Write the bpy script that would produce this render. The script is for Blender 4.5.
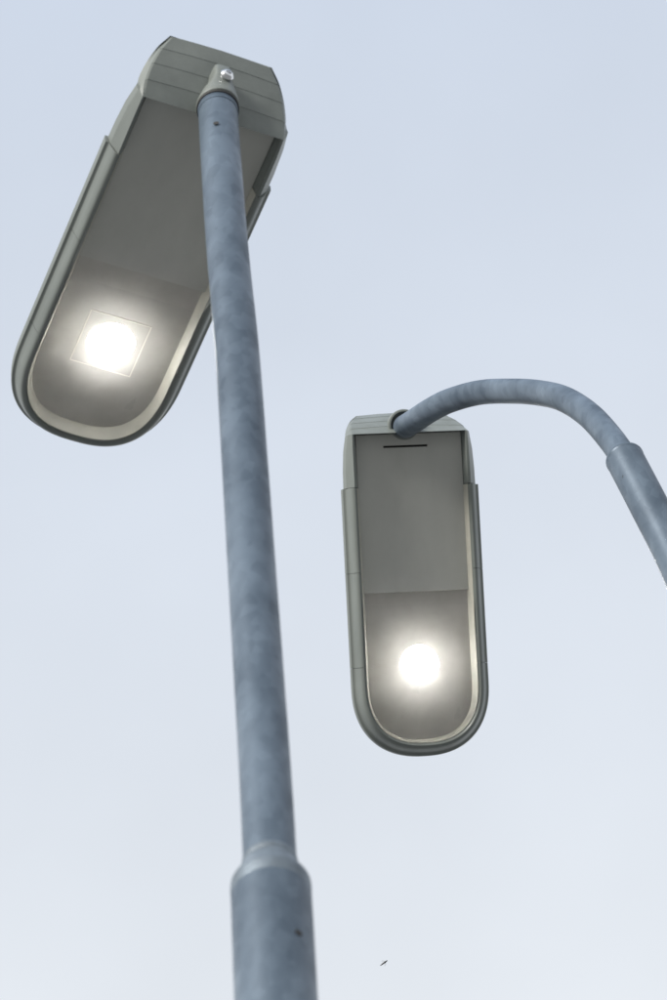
import bpy, bmesh, math, random
from mathutils import Matrix, Vector
R = math.radians
for o in list(bpy.data.objects): bpy.data.objects.remove(o)
scene = bpy.context.scene
COL = scene.collection
random.seed(4)

# ------------------------------------------------------------------ camera
cam_d = bpy.data.cameras.new('camera'); cam = bpy.data.objects.new('camera', cam_d); COL.objects.link(cam)
cam.matrix_world = Matrix(((0.997172, 0.075157, 0.0, 0.0),
                           (0.063021, -0.836154, -0.544862, 0.0),
                           (-0.040950, 0.543321, -0.838526, 1.6),
                           (0, 0, 0, 1)))
cam_d.sensor_fit = 'VERTICAL'; cam_d.sensor_height = 36; cam_d.sensor_width = 36; cam_d.lens = 150
cam_d.clip_start = 0.1; cam_d.clip_end = 5000
cam_d.dof.use_dof = True; cam_d.dof.focus_distance = 7.0; cam_d.dof.aperture_fstop = 12; cam_d.dof.aperture_blades = 9
scene.camera = cam

# ------------------------------------------------------------------ sky, sun, exposure
SUN_EL, SUN_AZ = R(20), R(-138)            # azimuth from +Y (camera heading), negative = left
w = bpy.data.worlds.new('World'); scene.world = w; w.use_nodes = True
nt = w.node_tree; N = nt.nodes; L = nt.links
bg = N['Background']; bg.inputs['Strength'].default_value = 0.1
sky = N.new('ShaderNodeTexSky'); sky.sky_type = 'NISHITA'; sky.sun_disc = False
sky.sun_elevation = SUN_EL; sky.sun_rotation = SUN_AZ; sky.dust_density = 3.0; sky.air_density = 1.0
tc = N.new('ShaderNodeTexCoord'); sep = N.new('ShaderNodeSeparateXYZ'); L.new(tc.outputs['Generated'], sep.inputs[0])
ramp = N.new('ShaderNodeValToRGB'); L.new(sep.outputs['Z'], ramp.inputs[0])      # thin high overcast: whiter low down, bluer overhead
e = ramp.color_ramp.elements
SKYS = 11.0
e[0].position = 0.0; e[0].color = (0.845, 0.87, 0.89, 1)
e[1].position = 1.0; e[1].color = (0.44, 0.54, 0.72, 1)
m = e.new(0.75); m.color = (0.775, 0.812, 0.855, 1)
m2 = e.new(0.89); m2.color = (0.61, 0.675, 0.78, 1)
mul = N.new('ShaderNodeVectorMath'); mul.operation = 'SCALE'; mul.inputs['Scale'].default_value = SKYS
L.new(ramp.outputs[0], mul.inputs[0])
mix = N.new('ShaderNodeMix'); mix.data_type = 'RGBA'; mix.inputs[0].default_value = 0.93
L.new(sky.outputs[0], mix.inputs[6]); L.new(mul.outputs[0], mix.inputs[7])
no = N.new('ShaderNodeTexNoise'); no.inputs['Scale'].default_value = 9.0; no.inputs['Detail'].default_value = 4; no.inputs['Roughness'].default_value = .5
L.new(tc.outputs['Generated'], no.inputs['Vector'])
mr = N.new('ShaderNodeMapRange'); mr.inputs[1].default_value = .3; mr.inputs[2].default_value = .7; mr.inputs[3].default_value = .965; mr.inputs[4].default_value = 1.035
L.new(no.outputs['Fac'], mr.inputs[0])
mm = N.new('ShaderNodeVectorMath'); mm.operation = 'SCALE'
L.new(mix.outputs[2], mm.inputs[0]); L.new(mr.outputs[0], mm.inputs['Scale'])
L.new(mm.outputs[0], bg.inputs['Color'])

sd = bpy.data.lights.new('sun', 'SUN'); sd.energy = 5.0; sd.angle = R(18); sd.color = (1, .95, .88)
sun = bpy.data.objects.new('sun', sd); COL.objects.link(sun)
to_sun = Vector((math.sin(SUN_AZ) * math.cos(SUN_EL), math.cos(SUN_AZ) * math.cos(SUN_EL), math.sin(SUN_EL)))
sun.rotation_euler = to_sun.to_track_quat('Z', 'Y').to_euler()
scene.view_settings.view_transform = 'Standard'; scene.view_settings.look = 'None'
scene.view_settings.exposure = 0.0; scene.view_settings.gamma = 1
scene.cycles.max_bounces = 8; scene.cycles.sample_clamp_indirect = 0

# ------------------------------------------------------------------ materials
def mat(name, col, rough=.5, metal=0.0, mott=0.0, scale=20, stretch=(1, 1, 1), bump=0.0, col2=None, detail=5, spangle=0.0, spec=.5):
    m = bpy.data.materials.new(name); m.use_nodes = True
    n = m.node_tree.nodes; l = m.node_tree.links; b = n['Principled BSDF']
    b.inputs['Base Color'].default_value = (*col, 1); b.inputs['Roughness'].default_value = rough
    b.inputs['Metallic'].default_value = metal; b.inputs['Specular IOR Level'].default_value = spec
    if mott or bump:
        t = n.new('ShaderNodeTexCoord'); mp = n.new('ShaderNodeMapping'); mp.inputs['Scale'].default_value = stretch
        l.new(t.outputs['Object'], mp.inputs[0])
        z = n.new('ShaderNodeTexNoise'); z.inputs['Scale'].default_value = scale; z.inputs['Detail'].default_value = detail
        z.inputs['Roughness'].default_value = .62; z.inputs['Distortion'].default_value = .1
        l.new(mp.outputs[0], z.inputs['Vector'])
        rp = n.new('ShaderNodeMapRange'); rp.inputs[1].default_value = .32; rp.inputs[2].default_value = .68
        l.new(z.outputs['Fac'], rp.inputs[0]); fac = rp.outputs[0]
        if spangle:
            v = n.new('ShaderNodeTexVoronoi'); v.inputs['Scale'].default_value = 85; l.new(mp.outputs[0], v.inputs['Vector'])
            sx = n.new('ShaderNodeSeparateXYZ'); l.new(v.outputs['Color'], sx.inputs[0])
            mx = n.new('ShaderNodeMix'); mx.inputs[0].default_value = spangle
            l.new(fac, mx.inputs[2]); l.new(sx.outputs[0], mx.inputs[3]); fac = mx.outputs[0]
        c2 = col2 or tuple(c * (1 - mott) for c in col)
        mc = n.new('ShaderNodeMix'); mc.data_type = 'RGBA'; mc.inputs[6].default_value = (*c2, 1); mc.inputs[7].default_value = (*col, 1)
        l.new(fac, mc.inputs[0]); l.new(mc.outputs[2], b.inputs['Base Color'])
        rr = n.new('ShaderNodeMapRange'); rr.inputs[3].default_value = min(1, rough + .1); rr.inputs[4].default_value = max(.05, rough - .1)
        l.new(fac, rr.inputs[0]); l.new(rr.outputs[0], b.inputs['Roughness'])
        if bump:
            f = n.new('ShaderNodeTexNoise'); f.inputs['Scale'].default_value = scale * 12; l.new(mp.outputs[0], f.inputs['Vector'])
            bp = n.new('ShaderNodeBump'); bp.inputs['Strength'].default_value = bump; bp.inputs['Distance'].default_value = .002
            l.new(f.outputs['Fac'], bp.inputs['Height']); l.new(bp.outputs[0], b.inputs['Normal'])
    return m
M = {}
M['galv'] = mat('galvanised_steel', (.125, .165, .212), .41, .25, mott=.5, scale=14, stretch=(1, 1, .55), bump=.06, spec=.3, col2=(.045, .067, .096), spangle=.28, detail=2.5)
M['paint'] = mat('grey_green_powder_coat', (.17, .19, .18), .42, 0, mott=.2, scale=16, bump=.06, col2=(.13, .147, .14), stretch=(1, .35, 1))
M['plate'] = mat('dusty_cover_plate', (.455, .465, .435), .5, 0, mott=.2, scale=9, bump=.05, col2=(.385, .39, .365), stretch=(1, .4, 1))
M['tray'] = mat('dusty_lamp_compartment', (.43, .42, .395), .36, 0, mott=.2, scale=11, bump=.05, col2=(.34, .33, .30))
M['rim_glow'] = mat('painted_rim_glow', (.46, .455, .40), .45, 0, mott=.15, scale=30, bump=.03)  # paler than the rim paint to carry the lamp's glow in its colour
M['edge'] = mat('clear_plastic_edge', (.72, .70, .62), .25)
M['dark'] = mat('black_rubber', (.02, .02, .02), .7)
M['steel'] = mat('bright_bolt_steel', (.75, .76, .78), .22, 1.0)
M['weld'] = mat('zinc_weld_bead', (.16, .20, .24), .45, .3, mott=.4, scale=40, bump=.5)
M['ground'] = mat('worn_asphalt', (.25, .25, .245), .9, 0, mott=.4, scale=.6, bump=.4)
M['concrete'] = mat('concrete', (.32, .31, .29), .9, 0, mott=.3, scale=8, bump=.3)
M['insect'] = mat('insect_body', (.02, .02, .022), .4)
def lens_mat():
    m = bpy.data.materials.new('lit_lens'); m.use_nodes = True; n = m.node_tree.nodes; l = m.node_tree.links
    n.remove(n['Principled BSDF']); em = n.new('ShaderNodeEmission'); em.inputs['Color'].default_value = (1, .985, .955, 1); em.inputs['Strength'].default_value = LENS_STRENGTH
    l.new(em.outputs[0], n['Material Output'].inputs['Surface']); return m
LENS_STRENGTH = 60
M['lens'] = lens_mat()
def wing_mat():
    m = bpy.data.materials.new('insect_wing'); m.use_nodes = True; b = m.node_tree.nodes['Principled BSDF']
    b.inputs['Base Color'].default_value = (.6, .62, .62, 1); b.inputs['Alpha'].default_value = .12; b.inputs['Roughness'].default_value = .2
    return m
M['wing'] = wing_mat()
def glass_mat():  # scattering pane material, stands in for camera bloom round the lens
    m = bpy.data.materials.new('bloom_glow_glass'); m.use_nodes = True; n = m.node_tree.nodes; l = m.node_tree.links
    n.remove(n['Principled BSDF']); t = n.new('ShaderNodeBsdfTransparent'); d = n.new('ShaderNodeBsdfTranslucent'); d.inputs[0].default_value = (.95, .93, .9, 1)
    tc_ = n.new('ShaderNodeTexCoord'); z = n.new('ShaderNodeTexNoise'); z.inputs['Scale'].default_value = 22; z.inputs['Detail'].default_value = 5; l.new(tc_.outputs['Object'], z.inputs['Vector'])
    mr_ = n.new('ShaderNodeMapRange'); mr_.inputs[1].default_value = .3; mr_.inputs[2].default_value = .7; mr_.inputs[3].default_value = BLOOM_SCATTER * .6; mr_.inputs[4].default_value = BLOOM_SCATTER * 1.4; l.new(z.outputs['Fac'], mr_.inputs[0])
    a = n.new('ShaderNodeMixShader'); l.new(mr_.outputs[0], a.inputs[0]); l.new(t.outputs[0], a.inputs[1]); l.new(d.outputs[0], a.inputs[2])
    g_ = n.new('ShaderNodeBsdfGlossy'); g_.inputs['Roughness'].default_value = .12; fr = n.new('ShaderNodeFresnel'); fr.inputs[0].default_value = 1.3
    b = n.new('ShaderNodeMixShader'); l.new(fr.outputs[0], b.inputs[0]); l.new(a.outputs[0], b.inputs[1]); l.new(g_.outputs[0], b.inputs[2])
    l.new(b.outputs[0], n['Material Output'].inputs['Surface']); return m
BLOOM_SCATTER = .0095  # share of light the added pane scatters as bloom
M['glass'] = glass_mat()

# ------------------------------------------------------------------ helpers
def mesh_obj(name, verts, faces, material, parent=None, smooth=False, angle=30, bevel=0, matrix=None):
    me = bpy.data.meshes.new(name); me.from_pydata([tuple(v) for v in verts], [], faces); me.update()
    bm = bmesh.new(); bm.from_mesh(me)
    bmesh.ops.remove_doubles(bm, verts=bm.verts, dist=1e-6)
    if bevel:
        ed = [e for e in bm.edges if len(e.link_faces) == 2 and e.calc_face_angle(0) > R(35)]
        bmesh.ops.bevel(bm, geom=ed, offset=bevel, segments=2, affect='EDGES', clamp_overlap=True)
    bmesh.ops.recalc_face_normals(bm, faces=bm.faces)
    bm.to_mesh(me); bm.free()
    me.materials.append(material)
    for p in me.polygons: p.use_smooth = smooth
    o = bpy.data.objects.new(name, me); COL.objects.link(o)
    if smooth: me.set_sharp_from_angle(angle=R(angle))
    if parent is not None: o.parent = parent
    if matrix is not None: o.matrix_local = matrix
    return o
def catmull(P, n=8):
    P = [Vector(p) for p in P]; Q = [2 * P[0] - P[1]] + P + [2 * P[-1] - P[-2]]; out = []
    for i in range(1, len(Q) - 2):
        a, b, c, d = Q[i - 1:i + 3]
        for k in range(n):
            t = k / n
            out.append(.5 * ((2 * b) + (c - a) * t + (2 * a - 5 * b + 4 * c - d) * t * t + (3 * b - a - 3 * c + d) * t ** 3))
    out.append(P[-1]); return out
def tube(path, rad, seg=48, cap=True):
    """path of points, rad a number or list; parallel transported rings"""
    P = [Vector(p) for p in path]; n = len(P); rad = [rad] * n if not hasattr(rad, '__len__') else rad
    V, Fc = [], []; T = []
    for i in range(n):
        T.append((P[min(i + 1, n - 1)] - P[max(i - 1, 0)]).normalized())
    ref = Vector((1, 0, 0)) if abs(T[0].x) < .9 else Vector((0, 1, 0)); u = (ref - T[0] * ref.dot(T[0])).normalized()
    for i in range(n):
        u = (u - T[i] * u.dot(T[i])).normalized(); v = T[i].cross(u)
        for k in range(seg):
            a = 2 * math.pi * k / seg; V.append(P[i] + (u * math.cos(a) + v * math.sin(a)) * rad[i])
    for i in range(n - 1):
        for k in range(seg):
            Fc.append((i * seg + k, i * seg + (k + 1) % seg, (i + 1) * seg + (k + 1) % seg, (i + 1) * seg + k))
    if cap: Fc.append(tuple(range(seg))[::-1]); Fc.append(tuple((n - 1) * seg + k for k in range(seg)))
    return V, Fc
def lathe(prof, origin, axis, seg=48):
    """prof: list of (radius, distance along axis); closed ends"""
    ax = Vector(axis).normalized(); ref = Vector((0, 0, 1)) if abs(ax.z) < .9 else Vector((1, 0, 0))
    u = ax.cross(ref).normalized(); v = ax.cross(u); o = Vector(origin); V, Fc = [], []
    for r, h in prof:
        for k in range(seg):
            a = 2 * math.pi * k / seg; V.append(o + ax * h + (u * math.cos(a) + v * math.sin(a)) * max(r, 1e-5))
    for i in range(len(prof) - 1):
        for k in range(seg):
            Fc.append((i * seg + k, i * seg + (k + 1) % seg, (i + 1) * seg + (k + 1) % seg, (i + 1) * seg + k))
    Fc.append(tuple(range(seg))[::-1]); Fc.append(tuple((len(prof) - 1) * seg + k for k in range(seg)))
    return V, Fc
def box(x0, x1, y0, y1, z0, z1):
    V = [(x, y, z) for x in (x0, x1) for y in (y0, y1) for z in (z0, z1)]
    return V, [(0, 1, 3, 2), (4, 6, 7, 5), (0, 4, 5, 1), (2, 3, 7, 6), (0, 2, 6, 4), (1, 5, 7, 3)]
def join(*parts):
    V, Fc = [], []
    for v, f in parts:
        b = len(V); V += list(v); Fc += [tuple(i + b for i in q) for q in f]
    return V, Fc
def thing(name, label, cat, loc, group=None):
    o = bpy.data.objects.new(name, None); COL.objects.link(o); o.location = loc; o['label'] = label; o['category'] = cat
    o.empty_display_size = .2
    if group: o['group'] = group
    return o

# ------------------------------------------------------------------ ground
g = mesh_obj('ground', [(-1500, -1500, 0), (1500, -1500, 0), (1500, 1500, 0), (-1500, 1500, 0)], [(0, 1, 2, 3)], M['ground']); g['kind'] = 'structure'

# ------------------------------------------------------------------ lamp head, local frame: x across, y towards the tip, z up, underside rim at z = 0
TIP = .579; HW = .125; YC = .448; YS = .092
def outline(TIP, EXP, n_side=10, n_front=56):
    P = []
    for i in range(n_side): P.append((-HW, YS + (YC - YS) * i / n_side))
    for i in range(n_front + 1):
        a = math.pi - math.pi * i / n_front; ex = 2 / EXP
        c, s = math.cos(a), math.sin(a)
        P.append((HW * math.copysign(abs(c) ** ex, c), YC + (TIP - YC) * abs(s) ** ex))
    for i in range(n_side): P.append((HW, YC - (YC - YS) * (i + 1) / n_side))
    N2 = []
    for i in range(len(P)):
        a = Vector(P[max(i - 1, 0)]); b = Vector(P[min(i + 1, len(P) - 1)]); t = (b - a).normalized(); N2.append(Vector((-t.y, t.x)))
    return P, N2
OUT, ON = outline(TIP, 2.38)
def off(d):  # d positive = outward
    return [(p[0] + n.x * d, p[1] + n.y * d) for p, n in zip(OUT, ON)]
def sweep(profile, i0=0, i1=None):
    i1 = len(OUT) if i1 is None else i1
    rings = [[(off_x[k][0], off_x[k][1], z) for off_x, z in profile] for k in range(i0, i1)]
    return rings
def sweep_mesh(prof, spans):
    layers = [(off(d), z) for d, z in prof]; V, Fc = [], []; m = len(prof)
    for pts in spans:   # each: list of (index float)
        b = len(V)
        for t in pts:
            i = min(int(t), len(OUT) - 2); f = t - i
            for lay, z in layers:
                V.append((lay[i][0] * (1 - f) + lay[i + 1][0] * f, lay[i][1] * (1 - f) + lay[i + 1][1] * f, z))
        n = len(pts)
        for j in range(n - 1):
            for k in range(m):
                Fc.append((b + j * m + k, b + j * m + (k + 1) % m, b + (j + 1) * m + (k + 1) % m, b + (j + 1) * m + k))
        Fc.append(tuple(b + k for k in range(m))); Fc.append(tuple(b + (n - 1) * m + k for k in range(m))[::-1])
    return V, Fc
def crown(y):      # height of the lid top over the rim
    t = max(0, min(1, (y - .0) / TIP)); return .132 - .055 * t - .025 * t * t
def lamp_head(parent, matrix, slot):
    H = mesh_obj('lamp_housing', *lid_mesh(), M['paint'], parent, smooth=True, angle=28, matrix=matrix)
    # U shaped rim frame: two hairline joints on each side
    prof = [(0, .042), (0, .029), (-.0012, .0265), (-.0050, .0250), (-.0062, .0232), (-.0092, .0140), (-.0128, .0055), (-.0150, .0022), (-.0172, .0006), (-.0190, .0000), (-.0206, .0007),
            (-.0220, .0026), (-.0235, .0065), (-.0275, .0205), (-.0312, .0325), (-.0312, .042)]
    n = len(OUT) - 1; step = (YC - YS) / 10
    def idx(y): return (y - YS) / step
    ja, jb = idx(.245), idx(.415); e = .009
    def rng(a, b):
        s = [a] + [i for i in range(int(math.floor(a)) + 1, int(math.ceil(b)))] + [b]; return s
    spans = [rng(0, ja - e), rng(ja + e, jb - e), rng(jb + e, n - jb - e), rng(n - jb + e, n - ja - e), rng(n - ja + e, n)]
    rim_frame = None
    for sname, sp in zip(('side_rail', 'side_rail', 'front_rim', 'side_rail', 'side_rail'), spans):
        o = mesh_obj(sname, *sweep_mesh(prof, [sp]), M['paint'], H, smooth=True, angle=40)
    # added pale strip inside the rim: lamp glow put into its colour
    na = 0
    mesh_obj('rim_glow_strip', *sweep_mesh([(-.0242, .0068), (-.0281, .0206), (-.0317, .0320), (-.0309, .0320), (-.0271, .0206), (-.0232, .0068)], [rng(na, n - na)]), M['rim_glow'], H, smooth=True, angle=40)
    # rear hood: stepped facets rising behind the cover plate
    mesh_obj('rear_hood', *hood_mesh(), M['paint'], H, smooth=True, angle=7)
    # lamp compartment floor
    inner = [(x, y) for x, y in off(-.0303) if y > .262]; V = [(x, y, .0295) for x, y in inner] + [(x, y, .0335) for x, y in inner]; k = len(inner)
    Fc = [tuple(range(k)), tuple(range(k, 2 * k))[::-1]] + [(i, (i + 1) % k, k + (i + 1) % k, k + i) for i in range(k)]
    mesh_obj('compartment_floor', V, Fc, M['tray'], H)
    # cover plate with a slot
    x0, x1, y0, y1, za, zb = -.0964, .0964, -.0038, .2815, .0235, .0285
    if slot:
        sx, sa, sb = .0405, .0165, .0205
        V, Fc = join(box(x0, x1, y0, sa, za, zb), box(x0, x1, sb, y1, za, zb), box(x0, -sx - .006, sa, sb, za, zb), box(sx - .006, x1, sa, sb, za, zb))
        mesh_obj('cover_plate', V, Fc, M['plate'], H)
        mesh_obj('slot_backing', *box(-.052, .042, .010, .027, .0305, .032), M['dark'], H)
    else:
        mesh_obj('cover_plate', *box(x0, x1, y0, y1, za, zb), M['plate'], H, bevel=.0006)
    # lens on a square base plate with a raised clear edge
    Ly, s = .413, .0465
    mesh_obj('lens_base', *box(-s, s, Ly - s, Ly + s, .0291, .0312), M['tray'], H)
    a, b = s, s - .0010; V, Fc = [], []
    for sg in ((-a, a, -a, -b), (-a, a, b, a), (-a, -b, -b, b), (b, a, -b, b)):
        v, f = box(sg[0], sg[1], Ly + sg[2], Ly + sg[3], .0288, .0293); bb = len(V); V += v; Fc += [tuple(i + bb for i in q) for q in f]
    if not slot: mesh_obj('base_edge', V, Fc, M['edge'], H)
    inner = [(x, y) for x, y in off(-.0228) if y > .2825]; V = [(x, y, .0045) for x, y in inner] + [(x, y, .0060) for x, y in inner]; k = len(inner)
    Fc = [tuple(range(k)), tuple(range(k, 2 * k))[::-1]] + [(i, (i + 1) % k, k + (i + 1) % k, k + i) for i in range(k)]
    mesh_obj('bloom_pane', V, Fc, M['glass'], H)  # added pane, spreads a bloom-like glow around the lens
    LR = .0346
    pr = [(LR * math.cos(t), .0006 + .0022 * math.sin(t)) for t in [i * math.pi / 2 / 12 for i in range(12)]] + [(1e-4, .0028)]
    mesh_obj('lens', *lathe([(LR, 0)] + pr, (0, Ly, .0292), (0, 0, -1), 64), M['lens'], H, smooth=True)
    return H
def lid_mesh():
    V, Fc = [], []; layers = [(-.0040, -1), (-.0050, .0), (-.0110, .20), (-.0220, .48), (-.040, .72), (-.070, .92), (-.110, 1.0)]
    n = len(OUT)
    for d, g_ in layers:
        o = off(d)
        for i in range(n):
            # pull the inner layers towards the centre line so they never cross at the tip
            x, y = o[i]
            if d < -.015:
                x = OUT[i][0] * (1 - (-d) / HW); y = OUT[i][1] if OUT[i][1] < YC else YC + (OUT[i][1] - YC) * (1 - (-d) / HW)
            z0 = .0425; z = .0350 if g_ < 0 else z0 + (crown(y) - z0) * g_
            V.append((x, y, z))
    for j in range(len(layers) - 1):
        for i in range(n - 1): Fc.append((j * n + i, j * n + i + 1, (j + 1) * n + i + 1, (j + 1) * n + i))
    b = (len(layers) - 1) * n
    for i in range(n // 2): 
        if i < n - 2 - i: Fc.append((b + i, b + i + 1, b + n - 2 - i, b + n - 1 - i))
    # closed underneath
    c = [i for i in range(n)]
    for i in range(n // 2):
        if i < n - 2 - i: Fc.append((i, n - 1 - i, n - 2 - i, i + 1))
    return V, Fc
def hood_mesh():
    V, Fc = [], []
    # station: y, inner half width, z inner, lip in, z, lip out, z, slope, z, wall, z, crown z, centre z of the underside (None = open, plate shows)
    S = [(.0910, .0945, .0340, .1018, .0012, .1062, .0010, .1178, .0220, .1213, .0360, crown(.092)),
         (.0600, .0945, .0340, .1016, .0014, .1062, .0012, .1175, .0220, .1207, .0355, crown(.06)),
         (.0250, .0945, .0340, .1018, .0028, .1060, .0024, .1155, .0220, .1185, .0345, crown(.03)),
         (-.0035, .0945, .0340, .1022, .0055, .1052, .0048, .1115, .0210, .1138, .0325, crown(0)),
         (-.0045, .0945, .0340, .1022, .0060, .1050, .0050, .1113, .0210, .1136, .0325, crown(0))]
    prof = []
    for s in S:
        y, hi, zi, li, zl, lo, zo, sl, zs, wl, zw, zc = s
        prof.append([(0, y, zi), (hi * .5, y, zi), (hi, y, zi), (li, y, zl), (lo, y, zo), (sl, y, zs), (wl, y, zw), (wl * .95, y, zw + (zc - zw) * .2), (wl * .85, y, zw + (zc - zw) * .48), (wl * .7, y, zw + (zc - zw) * .72), (wl * .4, y, zw + (zc - zw) * .93), (0, y, zc)])
    rows = [(-.0050, .0060, .1020), (-.0200, .0350, .1012), (-.0320, .0640, .0955), (-.0430, .0920, .0860), (-.0510, .1180, .0730)]
    sub = 4; rr = catmull(rows, sub); nr = len(rr)
    rr = [Vector((*(Vector(rows[min(i // sub, 3)]).lerp(Vector(rows[min(i // sub, 3) + 1]), i / sub - min(i // sub, 3))).xy, v.z)) for i, v in enumerate(rr)]
    for i in range(nr):
        y, z, h = rr[i]; f = i / (nr - 1); edge = i % sub == 0 and 0 < i < nr - 1
        for k in ((0, 1) if edge else (0,)):
            ph = (i % sub) / sub
            if k == 0: ph = 1.0 if i % sub == 0 and i else ph
            else: ph = 0.0
            dy = -.0004 * (1 - ph) * (0 if i == 0 else 1)          # stepped facets: each starts proud and tapers off
            g_ = min(1, f * 5); zc = .132 - .012 * f ** 3
            wo = h + .0112 - .0074 * f ** .7
            zw = z + .024 * (1 - f) + .0025; up = lambda q: zw + (zc - zw) * q; yb = y + .010 * g_ * (1 - f) + .003 * g_
            prof.append([(0, y + dy, z), (h * .5, y + dy + .0008 * g_, z), (h, y + dy + .0030 * g_, z), (h + .0012, y + dy + .0036 * g_, z), (h + .0035, y + dy * .4 + .0050 * g_, z - .001 * (1 - f)), (h + .0042 + .0026 * (1 - f), y + .008 * g_, z + .014 * (1 - f) + .0015), (wo, yb, zw),
                         (wo * .95, yb, up(.2)), (wo * .85, yb, up(.48)), (wo * .7, yb, up(.72)), (wo * .4, yb, up(.93)), (0, yb, zc)])
    m = len(prof[0])
    for sgn in (-1, 1):
        b = len(V)
        for pr in prof: V += [(sgn * x, y, z) for x, y, z in pr]
        for j in range(len(prof) - 1):
            for k in range(m - 1): Fc.append((b + j * m + k, b + j * m + k + 1, b + (j + 1) * m + k + 1, b + (j + 1) * m + k))
        for j in (0, len(prof) - 1):
            q = tuple(b + j * m + k for k in range(m)); Fc.append(q)
    return V, Fc

# ------------------------------------------------------------------ first lamp: straight galvanised post
G = 'street lamps against the pale sky'
base1 = Vector((-.0925, 2.618, 0))
L1 = thing('street_lamp', 'closest street lamp with straight thick post crossing in front of its big lit head', 'street lamp', base1, G)
lx, ly = base1.x, base1.y
def rel(p, b): return (p[0] - b[0], p[1] - b[1], p[2] - b[2])
p1 = [(lx, ly, z) for z in (0.02, 1.2, 2.4, 3.6, 4.6, 4.903)]
mesh_obj('pole_base', *tube([rel(p, base1) for p in p1], .0410, 64), M['galv'], L1, smooth=True)
mesh_obj('pole_shoulder', *lathe([(.0405, 4.900), (.0411, 4.906), (.0413, 4.918), (.0410, 4.9225), (.0400, 4.925), (.0350, 4.935), (.0312, 4.946), (.0285, 4.954)], (0, 0, 0), (0, 0, 1), 64), M['weld'], L1, smooth=True, angle=40)
mesh_obj('weld_bead', *lathe([(.0276, 4.951), (.0289, 4.953), (.0293, 4.957), (.0288, 4.961), (.0274, 4.964)], (0, 0, 0), (0, 0, 1), 64), M['weld'], L1, smooth=True, angle=60)
c1 = [(lx, ly, 4.93), (-.0924, 2.619, 4.9958), (-.0937, 2.627, 5.1585), (-.0985, 2.643, 5.5243), (-.1018, 2.655, 5.7831), (-.1058, 2.666, 6.0616), (-.1132, 2.677, 6.3323), (-.1175, 2.6865, 6.586), (-.1196, 2.6922, 6.760)]
q1 = catmull(c1, 8); nq = len(q1)
mesh_obj('upper_pole', *tube([rel(p, base1) for p in q1], [.0276 + (.0275 - .0276) * i / (nq - 1) for i in range(nq)], 64), M['galv'], L1, smooth=True, angle=50)
H1m = Matrix(((.90426, -.4267, -.01525, -.1291), (.42526, .90325, -.05731, 2.7169), (.03823, .04534, .99824, 6.7662), (0, 0, 0, 1)))
to_l1 = Matrix.Translation(-base1)
OUT, ON = outline(.592, 2.5)
H1 = lamp_head(L1, to_l1 @ H1m, False)
# socket boot, in head coordinates; the post axis there
inv = H1m.inverted(); tp = inv @ Vector((-.1196, 2.6922, 6.760)); ta = (inv.to_3x3() @ Vector((-.0030, .0075, .214))).normalized()
mesh_obj('slip_collar', *lathe([(.0276, -.0175), (.0282, -.0170), (.0282, -.004), (.0274, -.003)], tp, ta, 64), M['galv'], H1, smooth=True, angle=50)
mesh_obj('gasket', *lathe([(.0260, -.004), (.0296, -.0035), (.0296, .0030), (.0260, .003)], tp, ta, 64), M['dark'], H1, smooth=True, angle=50)
def boot():
    st = [(.0000, .0290, .0290, 2.0, .000), (.0030, .0325, .0325, 2.0, 0), (.0060, .0330, .0330, 2.0, 0), (.0120, .0320, .0325, 2.1, .0), (.0260, .0280, .0310, 2.4, -.001),
          (.0380, .0215, .0285, 3.0, -.003), (.0480, .0172, .0275, 3.8, -.0045), (.0560, .0160, .0270, 4.5, -.005), (.0760, .0154, .0250, 5.0, -.006), (.0790, .0145, .0235, 5.0, -.006)]
    V, Fc = [], []; seg = 48
    for h, a, b, p, dy in st:
        a *= .92 - 1.2 * min(h, .05); b *= .96
        for k in range(seg):
            t = 2 * math.pi * k / seg; c, s = math.cos(t), math.sin(t)
            V.append(Vector((tp.x + a * math.copysign(abs(c) ** (2 / p), c) + .01 * h, tp.y + dy + b * math.copysign(abs(s) ** (2 / p), s), tp.z + .002 + h * .92)))
    for i in range(len(st) - 1):
        for k in range(seg): Fc.append((i * seg + k, i * seg + (k + 1) % seg, (i + 1) * seg + (k + 1) % seg, (i + 1) * seg + k))
    Fc.append(tuple(range(seg))[::-1]); Fc.append(tuple((len(st) - 1) * seg + k for k in range(seg)))
    return V, Fc
mesh_obj('mounting_socket', *boot(), M['paint'], H1, smooth=True, angle=40)
bx = Vector((tp.x + .0020, tp.y - .0300, tp.z + .040)); bax = Vector((.10, -1, -.12))
mesh_obj('socket_bolt', *lathe([(.0080, -.006), (.0080, .003), (.0100, .0035), (.0100, .0052), (.0088, .0062), (.0078, .0085), (.0058, .0100), (.0038, .0103), (.0034, .0070), (.0005, .0068)], bx, bax, 32), M['steel'], H1, smooth=True, angle=50)
def hole(parent, base, centre, toward, r, axis_pt):
    c = Vector(centre) - Vector(base); d = Vector(toward).normalized()
    mesh_obj('drain_hole', *lathe([(r * .98, 0), (r, .0006), (r * .5, .0007), (1e-4, .0007)], c, d, 20), M['dark'], parent, smooth=True)
# small dark holes, on the side of the post that faces the viewer
hole(L1, base1, (-.1213, 2.6597, 6.657), (-.1, -1, 0), .0040, None)
hole(L1, base1, (-.0925 + .0263, 2.618 - .0316, 4.806), (.64, -.77, 0), .0042, None)
bp1 = join(box(-.15, .15, -.15, .15, 0.004, .024)); mesh_obj('base_plate', *bp1, M['galv'], L1, bevel=.003)
for sx in (-.11, .11):
    for sy in (-.11, .11): mesh_obj('anchor_bolt', *lathe([(.014, 0), (.014, .014), (.008, .015), (.008, .04)], (sx, sy, .024), (0, 0, 1), 6), M['steel'], L1)

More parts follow.
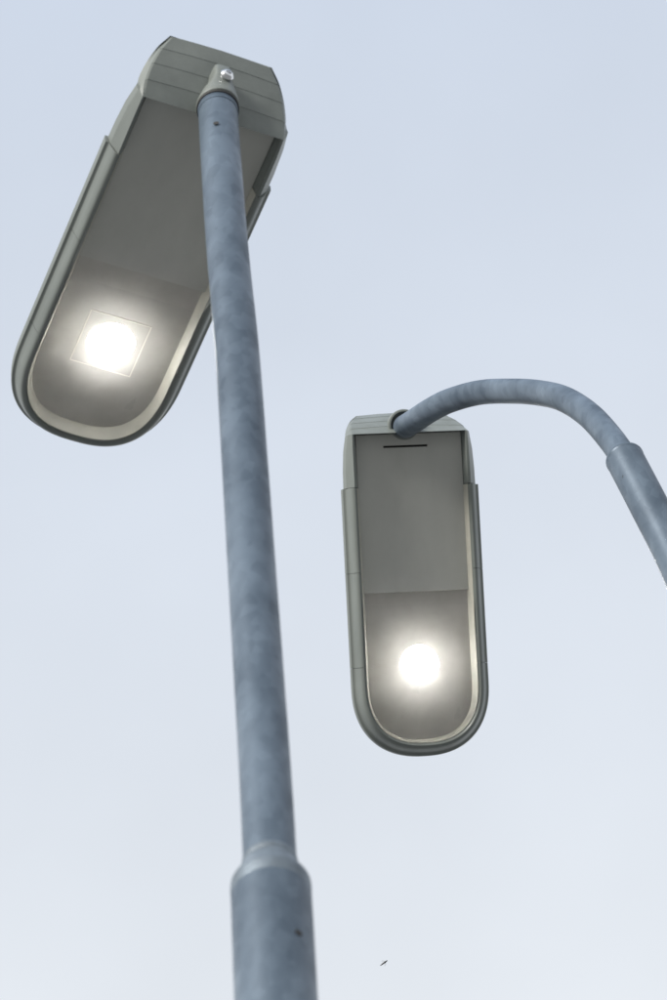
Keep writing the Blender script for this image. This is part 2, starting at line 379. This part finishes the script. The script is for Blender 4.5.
# ------------------------------------------------------------------ second lamp: arched arm
base2 = Vector((.64, 3.52, 0))
L2 = thing('street_lamp', 'farther street lamp with curved arm arching from the right to a small lit head', 'street lamp', base2, G)
pp = [(.64, 3.52, .02), (.64, 3.52, 2.0), (.64, 3.52, 4.0), (.636, 3.519, 4.9), (.617, 3.515, 5.5), (.585, 3.509, 6.0), (.545, 3.502, 6.4), (.5065, 3.4952, 6.7228), (.4786, 3.489, 6.8824), (.4539, 3.4845, 7.0152)]
mesh_obj('pole', *tube([rel(p, base2) for p in catmull(pp, 6)], .0298, 64), M['galv'], L2, smooth=True, angle=50)
tipd = (Vector(pp[-1]) - Vector(pp[-2])).normalized(); tl = Vector(rel(pp[-1], base2))
mesh_obj('pole_collar', *lathe([(.0298, -.004), (.0304, -.002), (.0304, .0015), (.0292, .0035), (.0255, .0045), (.0235, .0030), (.0225, -.004)], tl, tipd, 64), M['galv'], L2, smooth=True, angle=35)
mesh_obj('collar_gap', *lathe([(.0236, .0028), (.0236, .0046), (.0214, .0046), (.0214, .0028)], tl, tipd, 64), M['dark'], L2, smooth=True, angle=35)
ap = [(.4600, 3.4858, 6.975), (.4539, 3.4858, 7.0152), (.442, 3.5065, 7.1071), (.4198, 3.551, 7.2551), (.3904, 3.606, 7.3989), (.3569, 3.6593, 7.5106), (.3156, 3.7125, 7.6093), (.2656, 3.7731, 7.7109), (.2158, 3.833, 7.7887), (.1813, 3.880, 7.8363), (.1535, 3.9343, 7.8924), (.1401, 3.9833, 7.956), (.1372, 4.0085, 7.9933)]
q2 = catmull(ap, 8)
mesh_obj('curved_arm', *tube([rel(p, base2) for p in q2], .0214, 56), M['galv'], L2, smooth=True, angle=50)
H2m = Matrix(((.98629, -.02409, -.16325, .1468), (.11729, .79822, .59084, 3.9956), (.11608, -.60188, .7901, 7.9454), (0, 0, 0, 1)))
OUT, ON = outline(.578, 2.35)
H2 = lamp_head(L2, Matrix.Translation(-base2) @ H2m, True)
inv2 = H2m.inverted(); e0, e1 = Vector(ap[-2]), Vector(ap[-1]); ta2 = (inv2.to_3x3() @ (e1 - e0)).normalized(); te = inv2 @ (e0 * .55 + e1 * .45)
mesh_obj('arm_socket', *lathe([(.0218, .002), (.0222, -.004), (.0240, -.0060), (.0268, -.0050), (.0282, -.001), (.0282, .010), (.0270, .060), (.02, .062)], te + Vector((-.0020, -.0035, .002)), ta2, 56), M['paint'], H2, smooth=True, angle=50)
hole(L2, base2, (.4420, 3.4718, 6.945), (-.85, -.50, -.1), .0050, None)
bp2 = box(-.15, .15, -.15, .15, .004, .024); mesh_obj('base_plate', *bp2, M['galv'], L2, bevel=.003)
for sx in (-.11, .11):
    for sy in (-.11, .11): mesh_obj('anchor_bolt', *lathe([(.014, 0), (.014, .014), (.008, .015), (.008, .04)], (sx, sy, .024), (0, 0, 1), 6), M['steel'], L2)

# ------------------------------------------------------------------ tiny flying insect
ic = Vector((.0261, 4.4697, 7.0436))
I = thing('flying_insect', 'tiny dark slender insect flying alone in the open sky low in the picture', 'insect', ic)
cw = cam.matrix_world.to_3x3(); ax = (cw @ Vector((.80, .55, -.2))).normalized(); sd_ = (cw @ Vector((-.5, .75, .2))).normalized()
S = .0082
def along(t): return ax * (S * t)
mesh_obj('body', *tube([along(t) for t in (-1, -.8, -.4, -.12, 0, .15, .4, .5, .62, .8, .9)], [.0002, .0008, .0012, .0012, .0013, .0016, .0015, .0009, .0011, .0008, .0002], 12), M['insect'], I, smooth=True, angle=60)
for sg in (1, -1):
    a0 = along(.25); tip = a0 + sd_ * (.0062 * sg) - ax * .0045; up = ax.cross(sd_).normalized() * .0001
    p = [a0, a0 + sd_ * .003 * sg + ax * .0008, a0 + sd_ * .0055 * sg - ax * .0015, tip, a0 + sd_ * .004 * sg - ax * .0040, a0 + sd_ * .0015 * sg - ax * .0022]
    V = [v + up for v in p] + [v - up for v in p]
    mesh_obj('wing', V, [(0, 1, 2, 3, 4, 5), (11, 10, 9, 8, 7, 6)] + [(i, (i + 1) % 6, 6 + (i + 1) % 6, 6 + i) for i in range(6)], M['wing'], I)
